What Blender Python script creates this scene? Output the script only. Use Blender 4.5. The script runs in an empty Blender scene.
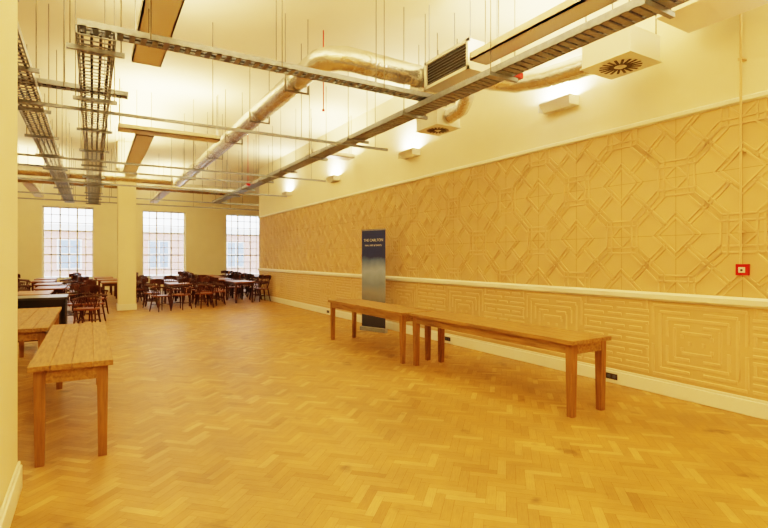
import bpy, math, random
from mathutils import Vector, Matrix
random.seed(7)
S=bpy.context.scene
COL=S.collection
def lin(c):
    return tuple(((v/255)/12.92 if v/255<=0.04045 else ((v/255+0.055)/1.055)**2.4) for v in c)+(1,)
# ---------------- materials
def mat(name,rgb,rough=.6,metal=0,noise=0.0,nscale=8,bump=0,bscale=60,emit=None,estr=0,coat=0,stretch=None):
    m=bpy.data.materials.new(name); m.use_nodes=True
    nt=m.node_tree; b=nt.nodes['Principled BSDF']; L=nt.links
    b.inputs['Roughness'].default_value=rough; b.inputs['Metallic'].default_value=metal
    b.inputs['Base Color'].default_value=lin(rgb)
    if coat: b.inputs['Coat Weight'].default_value=coat
    tc=nt.nodes.new('ShaderNodeTexCoord')
    mp=nt.nodes.new('ShaderNodeMapping'); L.new(tc.outputs['Object'],mp.inputs['Vector'])
    if stretch: mp.inputs['Scale'].default_value=stretch
    if noise:
        n=nt.nodes.new('ShaderNodeTexNoise'); n.inputs['Scale'].default_value=nscale; n.inputs['Detail'].default_value=5
        L.new(mp.outputs['Vector'],n.inputs['Vector'])
        r=nt.nodes.new('ShaderNodeValToRGB')
        c=lin(rgb)
        r.color_ramp.elements[0].position=.3; r.color_ramp.elements[1].position=.7
        r.color_ramp.elements[0].color=tuple(v*(1-noise) for v in c[:3])+(1,)
        r.color_ramp.elements[1].color=tuple(min(1,v*(1+noise*.6)) for v in c[:3])+(1,)
        L.new(n.outputs['Fac'],r.inputs['Fac']); L.new(r.outputs['Color'],b.inputs['Base Color'])
    if bump:
        n2=nt.nodes.new('ShaderNodeTexNoise'); n2.inputs['Scale'].default_value=bscale
        L.new(mp.outputs['Vector'],n2.inputs['Vector'])
        bp=nt.nodes.new('ShaderNodeBump'); bp.inputs['Strength'].default_value=bump; bp.inputs['Distance'].default_value=.01
        L.new(n2.outputs['Fac'],bp.inputs['Height']); L.new(bp.outputs['Normal'],b.inputs['Normal'])
    if emit:
        b.inputs['Emission Color'].default_value=lin(emit); b.inputs['Emission Strength'].default_value=estr
    return m
M_wall=mat('wall_paint',(240,227,196),.75,noise=.03,nscale=2)
M_ceil=mat('ceiling_paint',(236,218,178),.8,noise=.03,nscale=1.5)
M_panel=mat('relief_panel_paint',(212,180,134),.6,noise=.03,nscale=3)
M_panel2=mat('relief_strip_paint',(219,188,142),.55)
M_trim=mat('trim_white',(240,234,216),.4)
M_pine=mat('pine_wood',(160,122,72),.65,noise=.36,nscale=5,bump=.15,bscale=20,stretch=(9,.8,9))
M_pineleg=mat('pine_leg_wood',(150,108,60),.6,noise=.3,nscale=5,stretch=(9,9,.8))
M_dark=mat('dark_wood',(78,42,26),.4,noise=.3,nscale=8)
M_seat=mat('seat_wood',(140,86,52),.35,noise=.3,nscale=8)
M_black=mat('black_laminate',(32,33,36),.4,noise=.2)
M_blacktop=mat('grey_top',(70,72,74),.3,noise=.1)
M_galv=mat('galvanised_steel',(150,157,168),.4,metal=.5,noise=.15,nscale=20)
M_rod=mat('rod_steel',(120,114,100),.5,metal=.3)
M_cable=mat('cable_grey',(84,92,112),.6)
M_foil=mat('foil_duct',(226,226,222),.22,metal=.85,noise=.12,nscale=14,bump=.8,bscale=22)
M_white=mat('white_metal',(236,232,220),.4)
M_beige=mat('beige_metal',(248,238,220),.5)
M_grille=mat('grille_dark',(50,48,44),.5)
M_red=mat('red_plastic',(200,25,18),.35)
M_lampglow=mat('lamp_diffuser',(255,240,210),.5,emit=(255,232,185),estr=4)
M_socket=mat('socket_black',(60,54,46),.4)

# ---------------- mesh builder
class MB:
    def __init__(s): s.v=[];s.f=[];s.m=[];s.sm=[]
    def add(s,vs,fs,mi=0,smooth=False):
        o=len(s.v); s.v+= [tuple(v) for v in vs]
        for f in fs: s.f.append(tuple(i+o for i in f)); s.m.append(mi); s.sm.append(smooth)
    def box(s,x0,x1,y0,y1,z0,z1,mi=0,M=None):
        vs=[Vector((x,y,z)) for x in(x0,x1) for y in(y0,y1) for z in(z0,z1)]
        if M: vs=[M@v for v in vs]
        s.add(vs,[(0,1,3,2),(4,6,7,5),(0,4,5,1),(2,3,7,6),(0,2,6,4),(1,5,7,3)],mi)
    def cyl(s,a,b,r,seg=10,mi=0,r2=None,cap=True):
        a=Vector(a);b=Vector(b); r2=r if r2 is None else r2
        z=(b-a).normalized(); x=z.orthogonal().normalized(); y=z.cross(x)
        vs=[]
        for p,rr in((a,r),(b,r2)):
            for i in range(seg):
                t=2*math.pi*i/seg; vs.append(p+rr*(math.cos(t)*x+math.sin(t)*y))
        s.add(vs,[(i,(i+1)%seg,seg+(i+1)%seg,seg+i) for i in range(seg)],mi,True)
        if cap: s.add(vs,[tuple(range(seg))[::-1],tuple(range(seg,2*seg))],mi)
    def tube(s,pts,rf,seg=16,mi=0,cap=True):
        pts=[Vector(p) for p in pts]; n=len(pts); vs=[]
        up=Vector((0,0,1)); 
        for k,p in enumerate(pts):
            d=(pts[min(k+1,n-1)]-pts[max(k-1,0)]).normalized()
            x=d.cross(up)
            if x.length<.05: x=Vector((1,0,0))
            x.normalize(); y=x.cross(d)
            r=rf(k) if callable(rf) else rf
            for i in range(seg):
                t=2*math.pi*i/seg; vs.append(p+r*(math.cos(t)*x+math.sin(t)*y))
        fs=[(k*seg+i,k*seg+(i+1)%seg,(k+1)*seg+(i+1)%seg,(k+1)*seg+i) for k in range(n-1) for i in range(seg)]
        s.add(vs,fs,mi,True)
        if cap: s.add(vs,[tuple(range(seg))[::-1],tuple(range((n-1)*seg,n*seg))],mi)
    def mesh(s,name,mats):
        me=bpy.data.meshes.new(name); me.from_pydata(s.v,[],s.f)
        for m in mats: me.materials.append(m)
        me.polygons.foreach_set('material_index',s.m); me.polygons.foreach_set('use_smooth',s.sm)
        me.update(); return me
    def obj(s,name,mats,loc=(0,0,0),rot=0,bevel=0,parent=None):
        o=bpy.data.objects.new(name,s.mesh(name,mats)); COL.objects.link(o); o.location=loc; o.rotation_euler=(0,0,rot)
        if bevel:
            import bmesh
            bm=bmesh.new(); bm.from_mesh(o.data); bmesh.ops.recalc_face_normals(bm,faces=bm.faces); bm.to_mesh(o.data); bm.free()
            b=o.modifiers.new('bevel','BEVEL'); b.width=bevel; b.segments=2; b.limit_method='ANGLE'
        if parent: o.parent=parent
        return o
def link(name,me,loc,rot=0):
    o=bpy.data.objects.new(name,me); COL.objects.link(o); o.location=loc; o.rotation_euler=(0,0,rot); return o

W=5.55; H=5.0; YE=18.7; YF=26.0; XL=-7.0; XR=9.0; YB=-3.0
HR=H-.003
# ---------------- floor: herringbone blocks
def build_floor():
    w=.064;n=4;g=.0007
    verts=[];faces=[];vals=[];uvs=[]
    c=math.sqrt(.5)
    xr0,xr1,yr0,yr1=XL,XR,YB,YF
    def addb(x0,x1,y0,y1,horiz):
        cx,cy=(x0+x1)/2*w,(y0+y1)/2*w
        X=(cx-cy)*c; Y=(cx+cy)*c
        if not(xr0-.05<X<xr1+.05 and yr0-.05<Y<yr1+.05): return
        if X>W+.2 and Y<YE-.3: return
        if X<-1.0 and Y<3.6: return
        q=[(x0*w+g,y0*w+g),(x1*w-g,y0*w+g),(x1*w-g,y1*w-g),(x0*w+g,y1*w-g)]
        o=len(verts)
        for a,b in q: verts.append(((a-b)*c,(a+b)*c,0))
        faces.append((o,o+1,o+2,o+3)); vals.append(random.random())
        ox,oy=random.random()*50,random.random()*50
        uvs.extend([(ox,oy),(ox+.3,oy),(ox+.3,oy+.075),(ox,oy+.075)] if horiz else [(ox,oy),(ox,oy+.075),(ox+.3,oy+.075),(ox+.3,oy)])
    R=int(32/w)
    for j in range(-80,81):
        for k in range(-R,R):
            bx=k+n*j; by=k-n*j
            X=(bx-by)*w*c; Y=(bx+by)*w*c
            if X<xr0-1 or X>xr1+1 or Y<yr0-1 or Y>yr1+1: continue
            addb(bx,bx+n,by,by+1,True)
            addb(bx+n,bx+n+1,by+1-n,by+1,False)
    nb=len(faces)
    o=len(verts); verts.extend([(XL-.1,YB-.1,-.0015),(XR+.1,YB-.1,-.0015),(XR+.1,YF+.1,-.0015),(XL-.1,YF+.1,-.0015)]); faces.append((o,o+1,o+2,o+3)); vals.append(0); uvs.extend([(0,0)]*4)
    b=MB(); b.box(XL-.2,XR+.2,YB-.2,YF+.2,-.15,-.004)
    o=len(verts); verts.extend(b.v)
    for f in b.f: faces.append(tuple(i+o for i in f)); vals.append(0); uvs.extend([(0,0)]*4)
    me=bpy.data.meshes.new('floor'); me.from_pydata(verts,[],faces)
    at=me.attributes.new('blk','FLOAT','FACE'); at.data.foreach_set('value',vals)
    uv=me.uv_layers.new(name='UVMap'); uv.data.foreach_set('uv',[x for p in uvs for x in p])
    m=bpy.data.materials.new('parquet'); m.use_nodes=True; nt=m.node_tree; L=nt.links; P=nt.nodes['Principled BSDF']
    a=nt.nodes.new('ShaderNodeAttribute'); a.attribute_name='blk'
    r=nt.nodes.new('ShaderNodeValToRGB'); L.new(a.outputs['Fac'],r.inputs['Fac'])
    cr=r.color_ramp; cr.elements[0].position=0; cr.elements[0].color=lin((160,118,62)); cr.elements[1].position=1; cr.elements[1].color=lin((200,160,100))
    e=cr.elements.new(.12); e.color=lin((172,130,72)); e=cr.elements.new(.85); e.color=lin((184,142,82))
    u=nt.nodes.new('ShaderNodeUVMap'); mp=nt.nodes.new('ShaderNodeMapping'); mp.inputs['Scale'].default_value=(6,70,1)
    L.new(u.outputs['UV'],mp.inputs['Vector']); n1=nt.nodes.new('ShaderNodeTexNoise'); n1.inputs['Scale'].default_value=1.5; n1.inputs['Detail'].default_value=4
    L.new(mp.outputs['Vector'],n1.inputs['Vector'])
    tc=nt.nodes.new('ShaderNodeTexCoord'); n2=nt.nodes.new('ShaderNodeTexNoise'); n2.inputs['Scale'].default_value=.9; n2.inputs['Detail'].default_value=7; n2.inputs['Roughness'].default_value=.7
    L.new(tc.outputs['Object'],n2.inputs['Vector'])
    def mix(fac_src,c_in,lo,hi,p0,p1):
        rr=nt.nodes.new('ShaderNodeValToRGB'); rr.color_ramp.elements[0].position=p0; rr.color_ramp.elements[1].position=p1
        rr.color_ramp.elements[0].color=(lo,lo,lo,1); rr.color_ramp.elements[1].color=(hi,hi,hi,1)
        L.new(fac_src,rr.inputs['Fac']); mx=nt.nodes.new('ShaderNodeMix'); mx.data_type='RGBA'; mx.blend_type='MULTIPLY'; mx.inputs[0].default_value=1
        L.new(c_in,mx.inputs[6]); L.new(rr.outputs['Color'],mx.inputs[7]); return mx.outputs[2]
    c1=mix(n1.outputs['Fac'],r.outputs['Color'],.84,1.06,.3,.7)
    c2=mix(n2.outputs['Fac'],c1,.7,1.08,.32,.62)
    n3=nt.nodes.new('ShaderNodeTexNoise'); n3.inputs['Scale'].default_value=2.6; n3.inputs['Detail'].default_value=4; L.new(tc.outputs['Object'],n3.inputs['Vector'])
    c3=mix(n3.outputs['Fac'],c2,.5,1,.27,.36)
    L.new(c3,P.inputs['Base Color'])
    rr=nt.nodes.new('ShaderNodeMapRange'); rr.inputs['To Min'].default_value=.34; rr.inputs['To Max'].default_value=.58; L.new(n2.outputs['Fac'],rr.inputs['Value']); L.new(rr.outputs['Result'],P.inputs['Roughness'])
    bp=nt.nodes.new('ShaderNodeBump'); bp.inputs['Strength'].default_value=.15; bp.inputs['Distance'].default_value=.004; L.new(n1.outputs['Fac'],bp.inputs['Height']); L.new(bp.outputs['Normal'],P.inputs['Normal'])
    me.materials.append(m)
    gm=mat('parquet_joint',(108,78,40),.7); me.materials.append(gm)
    for p in list(me.polygons)[nb:]: p.material_index=1
    me.update()
    link('floor',me,(0,0,0))
build_floor()
# ---------------- shell
def wall(name,boxes,m=M_wall):
    b=MB()
    for x in boxes: b.box(*x)
    return b.obj(name,[m])
wall('ceiling',[(XL-.2,XR+.2,YB-.2,YF+.2,H,H+.15)],M_ceil)
wall('wall_right',[(W,W+.3,YB,YE,0,H)])
wall('wall_left',[(-.85,-.43,YB,4.05,0,H)])
wall('wall_back',[(-.43,W,YB-.2,YB,0,H)])
wall('wall_left_bay',[(XL,-.85,3.4,3.6,0,H)])
wall('wall_left_far',[(XL-.2,XL,3.4,YF,0,H)])
wall('wall_right_bay',[(W+.3,XR,YE-.3,YE-.1,0,H)])
wall('wall_right_far',[(XR,XR+.2,YE-.3,YF,0,H)])
ws=[-5.83,-1.90,2.04,5.97]; ww=1.96; z0,z1=.62,3.85
bx=[]; prev=XL-.2
for x in ws:
    bx.append((prev,x,YF,YF+.35,0,H)); bx.append((x,x+ww,YF,YF+.35,0,z0)); bx.append((x,x+ww,YF,YF+.35,z1,H)); prev=x+ww
bx.append((prev,XR+.2,YF,YF+.35,0,H)); wall('wall_far',bx)
gl=bpy.data.materials.new('window_glass'); gl.use_nodes=True; nt=gl.node_tree; nt.nodes.remove(nt.nodes['Principled BSDF'])
tr=nt.nodes.new('ShaderNodeBsdfTransparent'); gs=nt.nodes.new('ShaderNodeBsdfGlossy'); gs.inputs['Roughness'].default_value=.05; mx=nt.nodes.new('ShaderNodeMixShader'); mx.inputs[0].default_value=.06
nt.links.new(tr.outputs[0],mx.inputs[1]); nt.links.new(gs.outputs[0],mx.inputs[2]); nt.links.new(mx.outputs[0],nt.nodes['Material Output'].inputs['Surface'])
for i,x in enumerate(ws):
    b=MB(); y=YF+.16
    b.box(x,x+.07,y,y+.08,z0,z1);b.box(x+ww-.07,x+ww,y,y+.08,z0,z1);b.box(x,x+ww,y,y+.08,z0,z0+.07);b.box(x,x+ww,y,y+.08,z1-.07,z1)
    nx,nz=6,9
    for k in range(1,nx):
        xx=x+ww*k/nx; t=.03 if k in(2,4) else .016; b.box(xx-t,xx+t,y+.01,y+.06,z0,z1)
    for k in range(1,nz):
        zz=z0+(z1-z0)*k/nz; t=.03 if k in(3,6) else .016; b.box(x,x+ww,y+.01,y+.06,zz-t,zz+t)
    b.box(x,x+ww,y+.03,y+.036,z0,z1,1)
    b.box(x-.05,x+ww+.05,YF-.08,YF+.16,z0-.05,z0,0)
    b.obj('window_%d'%(i+1),[M_trim,gl])
b=MB(); cx,cy=.88,16.55
b.box(cx-.24,cx+.24,cy-.24,cy+.24,0,H); b.box(cx-.26,cx+.26,cy-.26,cy+.26,0,.18,1); b.box(cx-.28,cx+.28,cy-.28,cy+.28,4.2,4.3,0)
b.obj('column',[M_wall,M_trim],bevel=.008)
def trim(name,boxes): 
    b=MB()
    for x in boxes: b.box(*x)
    b.obj(name,[M_trim],bevel=.008)
trim('baseboard_right',[(W-.025,W,YB,YE,0,.15),(W-.015,W,YB,YE,.15,.18)])
trim('baseboard_left',[(-.43,-.405,YB,4.075,0,.16),(-.43,-.415,YB,4.065,.16,.19),(-.85,-.43,4.05,4.075,0,.16)])
trim('baseboard_far',[(XL,XR,YF-.025,YF,0,.17)])
b=MB()
def rail(b,z,h,d):
    prof=[(0,-h/2),(d*.5,-h/2),(d,-h*.25),(d,h*.25),(d*.5,h/2),(0,h/2)]
    vs=[(W-px,YB,z+pz) for px,pz in prof]+[(W-px,YE,z+pz) for px,pz in prof]; n=6
    b.add(vs,[(i,(i+1)%n,n+(i+1)%n,n+i) for i in range(n)]+[tuple(range(n)),tuple(range(n,2*n))],0)
rail(b,1.11,.10,.06); b.obj('trim_1',[M_trim])
b=MB(); rail(b,3.12,.07,.05); b.obj('trim_2',[M_trim])
# ---------------- relief panelling
b=MB()
X0=W-.012
b.box(X0,W,YB+.01,YE,.18,1.06,0); b.box(X0,W,YB+.01,YE,1.16,3.085,0)
def strip(a,c,w=.02,h=.012,mi=1):
    a=Vector((0,)+tuple(a)); c=Vector((0,)+tuple(c)); d=(c-a).normalized(); n=Vector((0,-d.z,d.y))
    vs=[]
    for wx,x in((w/2,X0),(w/2*.75,X0-h)):
        for p,sg in((a,1),(c,1),(c,-1),(a,-1)):
            q=p+n*wx*sg; vs.append((x,q.y,q.z))
    b.add(vs,[(4,5,6,7),(0,1,5,4),(1,2,6,5),(2,3,7,6),(3,0,4,7)],mi)
s=.645; zb=1.16
y00=-1.55
sz=(3.085-zb)/3
for i in range(int((YE-y00)/s)):
    for j in range(3):
        y0=y00+i*s; zz=zb+j*sz
        fl=(i%2, j%2)
        def g(u,v):
            if fl[0]: u=1-u
            if fl[1]: v=1-v
            return (y0+u*s,zz+v*sz)
        w_=.022
        for q in(.70,.80):
            k=q*.4142
            for m_ in(0,1):
                h=(lambda u,v:g(u,v)) if m_==0 else (lambda u,v:g(1-u,1-v))
                strip(h(q,0),h(q,k),w_); strip(h(q,k),h(k,q),w_); strip(h(k,q),h(0,q),w_)
        for m_ in(0,1):
            h=(lambda u,v:g(u,v)) if m_==0 else (lambda u,v:g(1-u,1-v))
            strip(h(.30,0),h(0,.30),w_); strip(h(.40,0),h(0,.40),w_)
        strip(g(.15,.20),g(.80,.85),w_); strip(g(.20,.15),g(.85,.80),w_)
        strip(g(0,.80),g(.20,1),w_); strip(g(.80,0),g(1,.20),w_)
        b.box(X0-.0015,X0,y0-.003,y0+.003,zz,zz+sz,2)
        b.box(X0-.0015,X0,y0,y0+s,zz-.003,zz+.003,2)
k=0; y=y00; BW=.036; BH=.009
while y<YE-.05:
    if k%2==0:
        tw=1.0; zc=.62; yc=y+tw/2
        if yc+.5<YE:
            for r in range(6):
                hy=.47-.08*r; hz=.39-.07*r
                op=r%2
                for sg in(-1,1):
                    if hz>.03:
                        if op: strip((yc-hy,zc+sg*hz),(yc-.07,zc+sg*hz),BW,BH); strip((yc+.07,zc+sg*hz),(yc+hy,zc+sg*hz),BW,BH)
                        else: strip((yc-hy,zc+sg*hz),(yc+hy,zc+sg*hz),BW,BH)
                        if op: strip((yc+sg*hy,zc-hz+.02),(yc+sg*hy,zc+hz-.02),BW,BH)
                        else: strip((yc+sg*hy,zc-hz+.02),(yc+sg*hy,zc-.05),BW,BH); strip((yc+sg*hy,zc+.05),(yc+sg*hy,zc+hz-.02),BW,BH)
    else:
        tw=.9
        for r in range(12):
            z=.235+r*.07; pat=r%4
            segs={0:[(.02,.88)],1:[(.02,.30),(.36,.54),(.60,.88)],2:[(.02,.42),(.48,.88)],3:[(.10,.26),(.32,.58),(.64,.80)]}[pat]
            for a,e in segs:
                if y+e<YE-.02: strip((y+a,z),(y+e,z),BW,BH)
            if pat==3 and y+.88<YE: 
                for a in(.04,.86): strip((y+a,z-.05),(y+a,z+.05),.03,BH)
    y+=tw;k+=1
M_seam=mat('panel_seam',(178,146,100),.7)
b.obj('trim_panelling_right',[M_panel,M_panel2,M_seam])
for yy in(6.98,3.73,12.2):
    b=MB(); b.box(W-.035,W-.025,yy-.075,yy+.075,.05,.12,0); b.box(W-.038,W-.035,yy-.055,yy-.015,.065,.105,1); b.box(W-.038,W-.035,yy+.015,yy+.055,.065,.105,1)
    b.obj('wall_socket',[M_socket,M_cable])
b=MB(); cy,cz=2.31,1.43
b.box(W-.055,W-.014,cy-.055,cy+.055,cz-.05,cz+.06,0); b.box(W-.06,W-.055,cy-.03,cy+.03,cz-.025,cz+.03,1); b.cyl((W-.063,cy,cz),(W-.06,cy,cz),.012,12,2)
b.obj('fire_alarm_call_point',[M_red,M_white,M_socket],bevel=.003)
b=MB(); b.cyl((W-.075,cy,cz+.06),(W-.075,cy,HR),.011,10,0)
for z in(1.8,2.6,3.5,4.3): b.box(W-.09,W,cy-.02,cy+.02,z,z+.02,0)
b.obj('conduit_pipe',[M_panel2])

# ---------------- tables
def table(name,x0,x1,y0,y1,h=.755,leg=.07,inset=.035):
    b=MB(); cx,cy=(x0+x1)/2,(y0+y1)/2; hx,hy=(x1-x0)/2,(y1-y0)/2
    n=4
    for i in range(n):
        a=-hx+2*hx*i/n; c=-hx+2*hx*(i+1)/n
        b.box(a+.0012,c-.0012,-hy,hy,h-.042,h,0)
    for sx in(-1,1):
        for sy in(-1,1):
            X=sx*(hx-inset-leg/2); Y=sy*(hy-inset-leg/2); q=leg/2; r=leg/2*.8
            vs=[]
            for z,rr in((h-.042,q),(h-.16,q),(0,r)):
                vs+=[(X-rr,Y-rr,z),(X+rr,Y-rr,z),(X+rr,Y+rr,z),(X-rr,Y+rr,z)]
            b.add(vs,[(i+4*l,(i+1)%4+4*l,(i+1)%4+4*l+4,i+4*l+4) for l in(0,1) for i in range(4)]+[(8,9,10,11),(0,1,2,3)],1)
    e=inset+.012
    for sx in(-1,1): b.box(sx*(hx-e)-.011,sx*(hx-e)+.011,-hy+inset+leg,hy-inset-leg,h-.14,h-.042,2)
    for sy in(-1,1): b.box(-hx+inset+leg,hx-inset-leg,sy*(hy-e)-.011,sy*(hy-e)+.011,h-.14,h-.042,0)
    return b.obj(name,[M_pine,M_pineleg,M_pine],(cx,cy,0),0,bevel=.004)
table('wooden_trestle_table',3.93,4.53,3.06,5.86,leg=.08)
table('wooden_trestle_table',3.84,4.44,5.93,8.5,leg=.075)
table('wooden_trestle_table',-.41,.14,4.36,7.0,leg=.075)
table('wooden_trestle_table',-1.02,-.43,6.75,9.5)
b=MB(); b.box(-.55,.55,-.4,.4,.84,.88,1); b.box(-.5,.5,-.36,-.33,.15,.84,0)
for sx in(-1,1):
    b.box(sx*.5-.03,sx*.5+.03,-.36,.36,0,.84,0)
b.box(-.5,.5,-.3,.33,.4,.43,0)
b.obj('black_counter_desk',[M_black,M_blacktop],(-.93,10.4,0),0,bevel=.005)

# ---------------- chair mesh
def chair_mesh():
    b=MB()
    n=24; vs=[]
    for z in(.43,.465):
        for i in range(n):
            t=2*math.pi*i/n; c,s_=math.cos(t),math.sin(t)
            r=.225/max(abs(c)**4+abs(s_)**4,1e-6)**.25
            vs.append((r*c,r*s_,z))
    b.add(vs,[(i,(i+1)%n,n+(i+1)%n,n+i) for i in range(n)],1,True); b.add(vs,[tuple(range(n))[::-1],tuple(range(n,2*n))],1)
    for sx in(-1,1):
        b.cyl((sx*.15,-.15,.43),(sx*.2,-.2,0),.022,8,0,.016)
        b.cyl((sx*.15,.15,.43),(sx*.2,.22,0),.022,8,0,.016)
        b.cyl((sx*.175,-.175,.2),(sx*.175,.185,.2),.012,6,0)
    b.cyl((-.175,0,.2),(.175,0,.2),.012,6,0)
    P=[]; 
    for i in range(13):
        t=math.pi*(i/12); P.append((.25*math.cos(t),.02+.23*math.sin(t),.66+.03*math.sin(t)))
    P=[(.25,-.16,.64)]+P+[(-.25,-.16,.64)]
    b.tube(P,.024,8,0)
    C=[]
    for i in range(9):
        t=math.pi*(.14+.72*i/8); C.append((.25*math.cos(t),.05+.25*math.sin(t),.84+.03*math.sin(math.pi*i/8)))
    for i in range(8):
        a=Vector(C[i]);c=Vector(C[i+1]); d=Vector((a.x,a.y-.05,0)).normalized()*.012; e=Vector((c.x,c.y-.05,0)).normalized()*.012
        z=Vector((0,0,.065))
        vs=[a-d-z,a+d-z,a+d+z,a-d+z,c-e-z,c+e-z,c+e+z,c-e+z]
        b.add(vs,[(0,1,5,4),(1,2,6,5),(2,3,7,6),(3,0,4,7),(0,3,2,1),(4,5,6,7)],0)
    for i in range(1,8):
        t=math.pi*(.1+.8*i/8); 
        b.cyl((.19*math.cos(t),.01+.18*math.sin(t),.46),(.25*math.cos(t),.04+.24*math.sin(t),.83 if 1<i<7 else .67),.011,6,0)
    for sx in(-1,1): b.cyl((sx*.19,-.1,.46),(sx*.25,-.14,.64),.013,6,0)
    return b.mesh('dining_chair',[M_dark,M_seat])
CH=chair_mesh()
def ftable(x,y,rot=0,l=1.5,w=.7):
    b=MB(); b.box(-w/2,w/2,-l/2,l/2,.69,.73,0)
    for sx in(-1,1):
        for sy in(-1,1): b.box(sx*(w/2-.07)-.03,sx*(w/2-.07)+.03,sy*(l/2-.07)-.03,sy*(l/2-.07)+.03,0,.69,1)
    b.box(-w/2+.05,w/2-.05,-l/2+.05,l/2-.05,.61,.69,1)
    b.obj('dining_table',[M_seat,M_dark],(x,y,0),rot,bevel=.004)
def group(x,y,l=1.5):
    ftable(x,y,0,l)
    for sy in(-.38,.38):
        for sx in(-1,1):
            a=(math.pi/2 if sx<0 else -math.pi/2)+random.uniform(-.4,.4)
            link('dining_chair',CH,(x+sx*(.68+random.uniform(0,.14)),y+sy,0),a)
for x,y in [(2.4,17.3),(4.5,17.6),(2.3,19.6),(4.35,19.8),(6.4,19.9),(2.4,21.9),(4.5,22.0),(6.6,22.2),(2.6,24.2),(4.7,24.3),(6.8,24.4),
            (-1.2,14.2),(-1.0,16.6),(-1.2,19.0),(.6,19.4),(.5,21.8),(-1.5,21.4),(-1.6,23.9),(.4,24.1),(-3.4,15.0),(-3.4,18.0),(-3.6,21.0),(-3.7,23.8)]:
    group(x,y)
for x,y,a in [(1.7,15.5,.5),(2.3,15.75,-.8),(3.0,15.9,.2),(3.5,16.6,2.2),(.0,13.7,2.6),(.1,15.4,1.0),(-.1,12.4,-.4),(3.5,18.5,.2),(2.4,18.42,.3),(4.6,18.7,-.4)]:
    link('dining_chair',CH,(x,y,0),a)

# ---------------- banner
b=MB(); w=.66
b.box(-w/2,w/2,-.002,.002,.09,2.15,0); b.box(-w/2-.02,w/2+.02,-.05,.05,0,.085,1); b.box(-w/2,w/2,-.012,.012,2.13,2.16,1); b.cyl((0,.03,.08),(0,.03,2.13),.008,8,1)
bm_=bpy.data.materials.new('banner_print'); bm_.use_nodes=True; nt=bm_.node_tree; L=nt.links; P=nt.nodes['Principled BSDF']; P.inputs['Roughness'].default_value=.5
tc=nt.nodes.new('ShaderNodeTexCoord'); sp=nt.nodes.new('ShaderNodeSeparateXYZ'); L.new(tc.outputs['Object'],sp.inputs[0])
nz=nt.nodes.new('ShaderNodeTexNoise'); nz.inputs['Scale'].default_value=3.5; nz.inputs['Detail'].default_value=6; L.new(tc.outputs['Object'],nz.inputs['Vector'])
ma=nt.nodes.new('ShaderNodeMath'); ma.operation='MULTIPLY_ADD'; ma.inputs[1].default_value=.3; L.new(nz.outputs['Fac'],ma.inputs[0]); L.new(sp.outputs['Z'],ma.inputs[2])
mr=nt.nodes.new('ShaderNodeMapRange'); mr.inputs['From Max'].default_value=2.3; L.new(ma.outputs[0],mr.inputs['Value'])
r=nt.nodes.new('ShaderNodeValToRGB'); L.new(mr.outputs[0],r.inputs['Fac']); cr=r.color_ramp
cr.elements[0].color=lin((40,46,66)); cr.elements[1].color=lin((34,58,126)); cr.elements[1].position=.78
for p,c in((.22,(56,64,84)),(.3,(100,104,110)),(.42,(140,144,150)),(.5,(120,140,170)),(.62,(160,180,210)),(.72,(90,120,175)),(.75,(36,58,124))): e=cr.elements.new(p); e.color=lin(c)
L.new(r.outputs['Color'],P.inputs['Base Color'])
p1=Vector((5.0,9.2,0));p2=Vector((5.18,8.68,0)); d=p2-p1; ang=math.atan2(d.y,d.x); mid=(p1+p2)/2
ban=b.obj('roll_up_banner',[bm_,M_galv],mid,ang)
for i,(t,z,sz_) in enumerate([('THE CARLTON',1.9,.08),('HALL HIRE & EVENTS',1.8,.05),('CONFERENCES',.5,.05)]):
    cu=bpy.data.curves.new('lettering','FONT'); cu.body=t; cu.size=sz_; cu.align_x='CENTER'; cu.extrude=.0005; cu.materials.append(M_white)
    o=bpy.data.objects.new('lettering_%d'%i,cu); COL.objects.link(o); o.parent=ban; o.location=(0,-.004,z); o.rotation_euler=(math.pi/2,0,0)

# ---------------- ceiling services
def rods(b,pts,z,mi=0,r=.006):
    for x,y in pts: b.cyl((x,y,z),(x,y,HR),r,6,mi,cap=False)
def tray_y(name,x0,x1,y0,y1,z,rung=.11,cables=4,h=.07,perf=False):
    b=MB()
    b.box(x0,x0+.012,y0,y1,z,z+h,0); b.box(x1-.012,x1,y0,y1,z,z+h,0); b.box(x0,x0+.025,y0,y1,z+h,z+h+.004,0); b.box(x1-.025,x1,y0,y1,z+h,z+h+.004,0)
    y=y0+.02
    while y<y1: b.box(x0,x1,y,y+(.06 if perf else .03),z,z+.008,0); y+=rung
    for i in range(cables):
        X=x0+.05+(x1-x0-.1)*i/max(1,cables-1); b.cyl((X,y0,z+.025),(X,y1,z+.025),.014,6,1)
    y=y0+.3
    while y<y1:
        b.box(x0-.08,x1+.08,y-.02,y+.02,z-.045,z-.001,0); rods(b,[(x0-.05,y),(x1+.05,y)],z-.045,2); y+=1.7
    b.obj(name,[M_galv,M_cable,M_rod])
def tray_x(name,y0,y1,x0,x1,z,cables=2,h=.06):
    b=MB()
    b.box(x0,x1,y0,y0+.012,z,z+h,0); b.box(x0,x1,y1-.012,y1,z,z+h,0)
    x=x0+.02
    while x<x1: b.box(x,x+.05,y0,y1,z,z+.008,0); x+=.1
    for i in range(cables):
        Y=y0+.05+(y1-y0-.1)*i/max(1,cables-1); b.cyl((x0,Y,z+.025),(x1,Y,z+.025),.014,6,1)
    x=x0+.6
    while x<x1: rods(b,[(x,y0-.01),(x,y1+.01)],z,2); x+=1.3
    b.obj(name,[M_galv,M_cable,M_rod])
ZT=3.55
tray_y('cable_tray',-.13,.19,5.1,21,ZT)
tray_y('cable_tray',-.86,-.56,4.3,21,ZT,)
tray_y('cable_tray',3.72,3.98,.2,18.4,ZT,rung=.09,perf=True)
tray_x('cable_tray',5.15,5.33,-.12,4.2,ZT+.09)
tray_x('cable_tray',7.1,7.25,-3.5,.4,ZT+.09)
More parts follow.
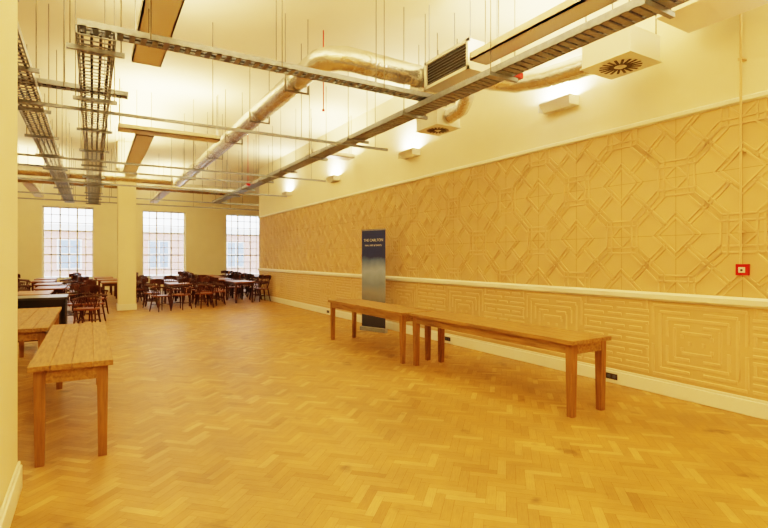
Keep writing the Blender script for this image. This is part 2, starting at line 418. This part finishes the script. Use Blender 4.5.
for yy,xa,xb,z in((7.4,-3,4.5,ZT-.1),(11.2,-4,5.0,ZT-.1),(12.4,-4,3.5,ZT-.1),(14.6,-4,5.2,ZT-.1),(17.6,-4,5.2,ZT-.1),(19.4,-4,6,ZT-.1)):
    b=MB(); b.box(xa,xb,yy-.02,yy+.02,z,z+.04,0); b.box(xa,xb,yy-.006,yy+.006,z+.04,z+.043,1)
    x=xa+.4
    while x<xb: rods(b,[(x,yy)],z,1); x+=1.37
    b.obj('strut_channel',[M_galv,M_rod])
def duct(name,pts,r,rodpts=()):
    P=[]; pts=[Vector(p) for p in pts]
    for a,c in zip(pts[:-1],pts[1:]):
        n=max(1,int((c-a).length/.09))
        for i in range(n): P.append(a+(c-a)*i/n)
    P.append(pts[-1])
    b=MB(); b.tube(P,lambda k:r*(1.0 if k%3 else 1.035),20,0)
    for x,y,z in rodpts:
        b.cyl((x-r-.02,y,z-.02),(x-r-.02,y,HR),.006,6,1,cap=False); b.cyl((x+r+.02,y,z-.02),(x+r+.02,y,HR),.006,6,1,cap=False)
        b.box(x-r-.03,x+r+.03,y-.015,y+.015,z-r-.025,z-r-.005,1)
        b.box(x-r-.03,x-r-.01,y-.015,y+.015,z-r-.02,z,1); b.box(x+r+.01,x+r+.03,y-.015,y+.015,z-r-.02,z,1)
    b.obj(name,[M_foil,M_rod])
bend=[(2.5+.35*(1-math.cos(t)),5.9-.35*math.sin(t),4.08) for t in [math.pi/2*i/8 for i in range(9)]]
duct('ventilation_duct',[(2.5,17.5,4.08)]+bend+[(3.88,5.58,4.08)],.15,[(2.5,y,4.08) for y in(6.6,8.4,10.2,12,13.8,15.6)])
duct('ventilation_duct',[(-3,18.3,4.0),(4.8,18.3,4.0)],.16)
duct('ventilation_duct',[(-3,15.3,3.78),(2.0,15.3,3.78)],.12)
def box_rods(b,x0,x1,y0,y1,z,mi):
    rods(b,[(x0+.03,y0+.03),(x1-.03,y0+.03),(x0+.03,y1-.03),(x1-.03,y1-.03)],z,mi,.007)
b=MB(); x0,x1,y0,y1,za,zb_=3.9,4.4,4.5,5.4,3.83,4.2
b.box(x0,x1,y0,y1,za,zb_,0); b.box(x0,x1,y1,y1+.4,za+.02,zb_-.02,1)
b.box(x0-.03,x0,y0+.0,y1,za,za+.04,0); b.box(x0-.03,x0,y0,y1,zb_-.04,zb_,0); b.box(x0-.03,x0,y0,y0+.04,za,zb_,0); b.box(x0-.03,x0,y1-.04,y1,za,zb_,0)
b.box(x0-.004,x0,y0+.04,y1-.04,za+.04,zb_-.04,2)
for i in range(7):
    z=za+.065+i*.037; b.box(x0-.016,x0-.004,y0+.04,y1-.04,z,z+.003,3)
box_rods(b,x0,x1,y0,y1,zb_,3)
b.obj('fan_coil_unit',[M_white,M_foil,M_grille,M_galv])
def diffuser(x0,x1,y0,y1,za,zb_,name='air_diffuser_box'):
    b=MB(); b.box(x0,x1,y0,y1,za,zb_,0); cx,cy=(x0+x1)/2,(y0+y1)/2
    R=min(x1-x0,y1-y0)/2*.85
    b.box(x0-.015,x1+.015,y0-.015,y1+.015,za-.012,za,0)
    b.cyl((cx,cy,za-.016),(cx,cy,za-.012),R,28,0)
    n=18
    for i in range(n):
        t=2*math.pi*i/n; M=Matrix.Translation((cx,cy,za-.018))@Matrix.Rotation(t,4,'Z')
        b.box(R*.28,R*.93,-.014,.014,-.002,.002,1,M)
    b.cyl((cx,cy,za-.03),(cx,cy,za-.016),R*.15,14,0)
    box_rods(b,x0,x1,y0,y1,zb_,2)
    b.obj(name,[M_white,M_grille,M_rod])
diffuser(4.78,5.33,3.02,3.6,3.7,3.98)
diffuser(4.5,4.95,5.95,6.5,3.6,3.85)
duct('flexible_duct',[(5.05,3.61,3.84),(5.05,4.3,3.88),(4.98,4.8,3.95),(4.75,5.0,4.0),(4.41,5.05,4.0)],.13)
duct('flexible_duct',[(4.72,5.94,3.73),(4.78,5.7,3.8),(4.7,5.5,3.9),(4.55,5.35,3.98),(4.41,5.3,4.0)],.11)
b=MB(); b.box(4.83,5.4,1.9,2.75,3.95,4.3,0); b.box(4.81,5.42,1.88,2.77,3.93,3.95,0); box_rods(b,4.83,5.4,1.9,2.75,4.3,1)
b.obj('air_handling_box',[M_beige,M_rod])
b=MB(); b.cyl((4.05,3.95,3.62),(4.05,3.95,3.78),.055,14,0); b.box(3.99,4.14,3.88,4.02,3.56,3.62,0); b.obj('fire_alarm_sounder',[M_red])
b=MB(); b.box(3.60,3.70,13.3,13.4,3.53,3.63,0); b.cyl((3.65,13.35,3.63),(3.65,13.35,HR),.008,8,0); b.obj('fire_alarm_sounder',[M_red])
b=MB(); b.cyl((3.0,6.8,3.8),(3.0,6.8,HR),.009,8,0); b.cyl((3.0,6.8,3.77),(3.0,6.8,3.8),.022,10,0); b.obj('sprinkler_pipe',[M_red])

# ---------------- luminaires
WARM=(1.0,.81,.51)
PW=.62
def area(name,loc,sx,sy,power,rot=(math.pi,0,0),parent=None,col=WARM):
    l=bpy.data.lights.new(name,'AREA'); l.shape='RECTANGLE'; l.size=sx; l.size_y=sy; l.energy=power*PW; l.color=col
    o=bpy.data.objects.new(name,l); COL.objects.link(o); o.location=loc; o.rotation_euler=rot
    if parent: o.parent=parent
    return o
def linear(x0,x1,y0,y1,z,power,h=.09):
    b=MB(); b.box(x0,x1,y0,y1,z,z+.02,0); b.box(x0,x0+.02,y0,y1,z,z+h,0); b.box(x1-.02,x1,y0,y1,z,z+h,0); b.box(x0,x1,y0,y0+.02,z,z+h,0); b.box(x0,x1,y1-.02,y1,z,z+h,0)
    b.box(x0+.05,x1-.05,y0+.05,y1-.05,z+.02,z+.045,1)
    box_rods(b,x0-.0,x1,y0+.2,y1-.2,z+.02,2)
    o=b.obj('linear_uplight',[M_beige,M_lampglow,M_rod])
    area('lamp',((x0+x1)/2,(y0+y1)/2,z+.06),x1-x0-.1,y1-y0-.1,power,parent=o)
linear(.42,.76,1.5,6.9,4.02,320)
linear(.75,1.08,10.95,16.0,4.02,300)
linear(.42,2.3,10.5,10.85,4.02,120)
linear(4.3,5.4,10.4,10.75,3.95,60)
linear(3.72,3.98,.6,4.3,3.82,190)
linear(.42,.76,-2.6,1.0,4.02,240)
linear(-3.6,-3.3,8,16,4.02,350)  # extra fixture added to light the left bay, out of view
linear(2.2,2.5,19.2,24.2,4.02,260)  # extra fixture added for more light over the far seating
linear(-2.0,-1.7,18.5,24.2,4.02,260)  # another added fixture, brightens the far left end
for yy in(-2.4,.88,4.48,8.13,11.75,15.3):
    b=MB(); z=3.58; l=.25
    prof=[(0,0),(.10,0),(.2,.11),(.2,.13),(.18,.13),(.09,.03),(0,.03)]; n=len(prof)
    vs=[(W-a,yy-l,z+c) for a,c in prof]+[(W-a,yy+l,z+c) for a,c in prof]
    b.add(vs,[(i,(i+1)%n,n+(i+1)%n,n+i) for i in range(n)]+[tuple(range(n)),tuple(range(n,2*n))],0)
    b.box(W-.2,W,yy-l-.01,yy-l,z,z+.13,0); b.box(W-.2,W,yy+l,yy+l+.01,z,z+.13,0)
    b.cyl((W-.09,yy-l+.03,z+.06),(W-.09,yy+l-.03,z+.06),.015,8,1)
    o=b.obj('wall_uplight',[M_white,M_lampglow])
    area('lamp',(W-.1,yy,z+.12),.12,.42,95,parent=o,rot=(math.pi,-.25,0),col=(1,.9,.68))

# ---------------- outside
brick=bpy.data.materials.new('brick_facade'); brick.use_nodes=True; nt=brick.node_tree; P=nt.nodes['Principled BSDF']
bt=nt.nodes.new('ShaderNodeTexBrick'); bt.inputs['Scale'].default_value=4; bt.inputs['Color1'].default_value=lin((200,156,142)); bt.inputs['Color2'].default_value=lin((190,142,130)); bt.inputs['Mortar'].default_value=lin((214,200,192))
tc=nt.nodes.new('ShaderNodeTexCoord'); mp=nt.nodes.new('ShaderNodeMapping'); mp.inputs['Rotation'].default_value=(math.pi/2,0,0); nt.links.new(tc.outputs['Object'],mp.inputs['Vector']); nt.links.new(mp.outputs['Vector'],bt.inputs['Vector']); nt.links.new(bt.outputs['Color'],P.inputs['Base Color'])
M_ext=mat('exterior_stone',(232,231,228),.8)
b=MB(); b.box(-25,35,44,50,-1,3.9,0); b.box(-25,35,43.8,44,3.6,4.1,1); b.box(-25,35,43.8,44,-.2,.2,1)
x=-24
while x<34:
    b.box(x,x+1.6,43.9,44,.7,3.0,1); b.box(x+.12,x+1.48,43.86,43.9,.8,2.9,2); b.box(x+.76,x+.84,43.84,43.9,.8,2.9,1); b.box(x,x+1.6,43.84,43.9,1.8,1.9,1); x+=3.1
M_extglass=mat('exterior_glass',(140,158,180),.2)
b.obj('brick_building',[brick,M_ext,M_extglass])
b=MB(); b.box(-60,60,YF+.4,80,-1.2,-1,0); b.obj('street_ground',[mat('asphalt',(170,170,170),.9,noise=.1)])
w=bpy.data.worlds.new('World'); S.world=w; w.use_nodes=True
bg=w.node_tree.nodes['Background']; bg.inputs['Color'].default_value=(.86,.93,1,1); bg.inputs['Strength'].default_value=4.6

# ---------------- camera
cam=bpy.data.cameras.new('camera'); co=bpy.data.objects.new('camera',cam); COL.objects.link(co)
cam.sensor_width=36; cam.lens=487/768*36; cam.shift_y=-6/768; cam.clip_end=300
co.location=(0,0,1.55); co.rotation_euler=(math.pi/2,0,-math.radians(30.9)); S.camera=co
S.view_settings.view_transform='Filmic'; S.view_settings.look='High Contrast'; S.view_settings.exposure=.3
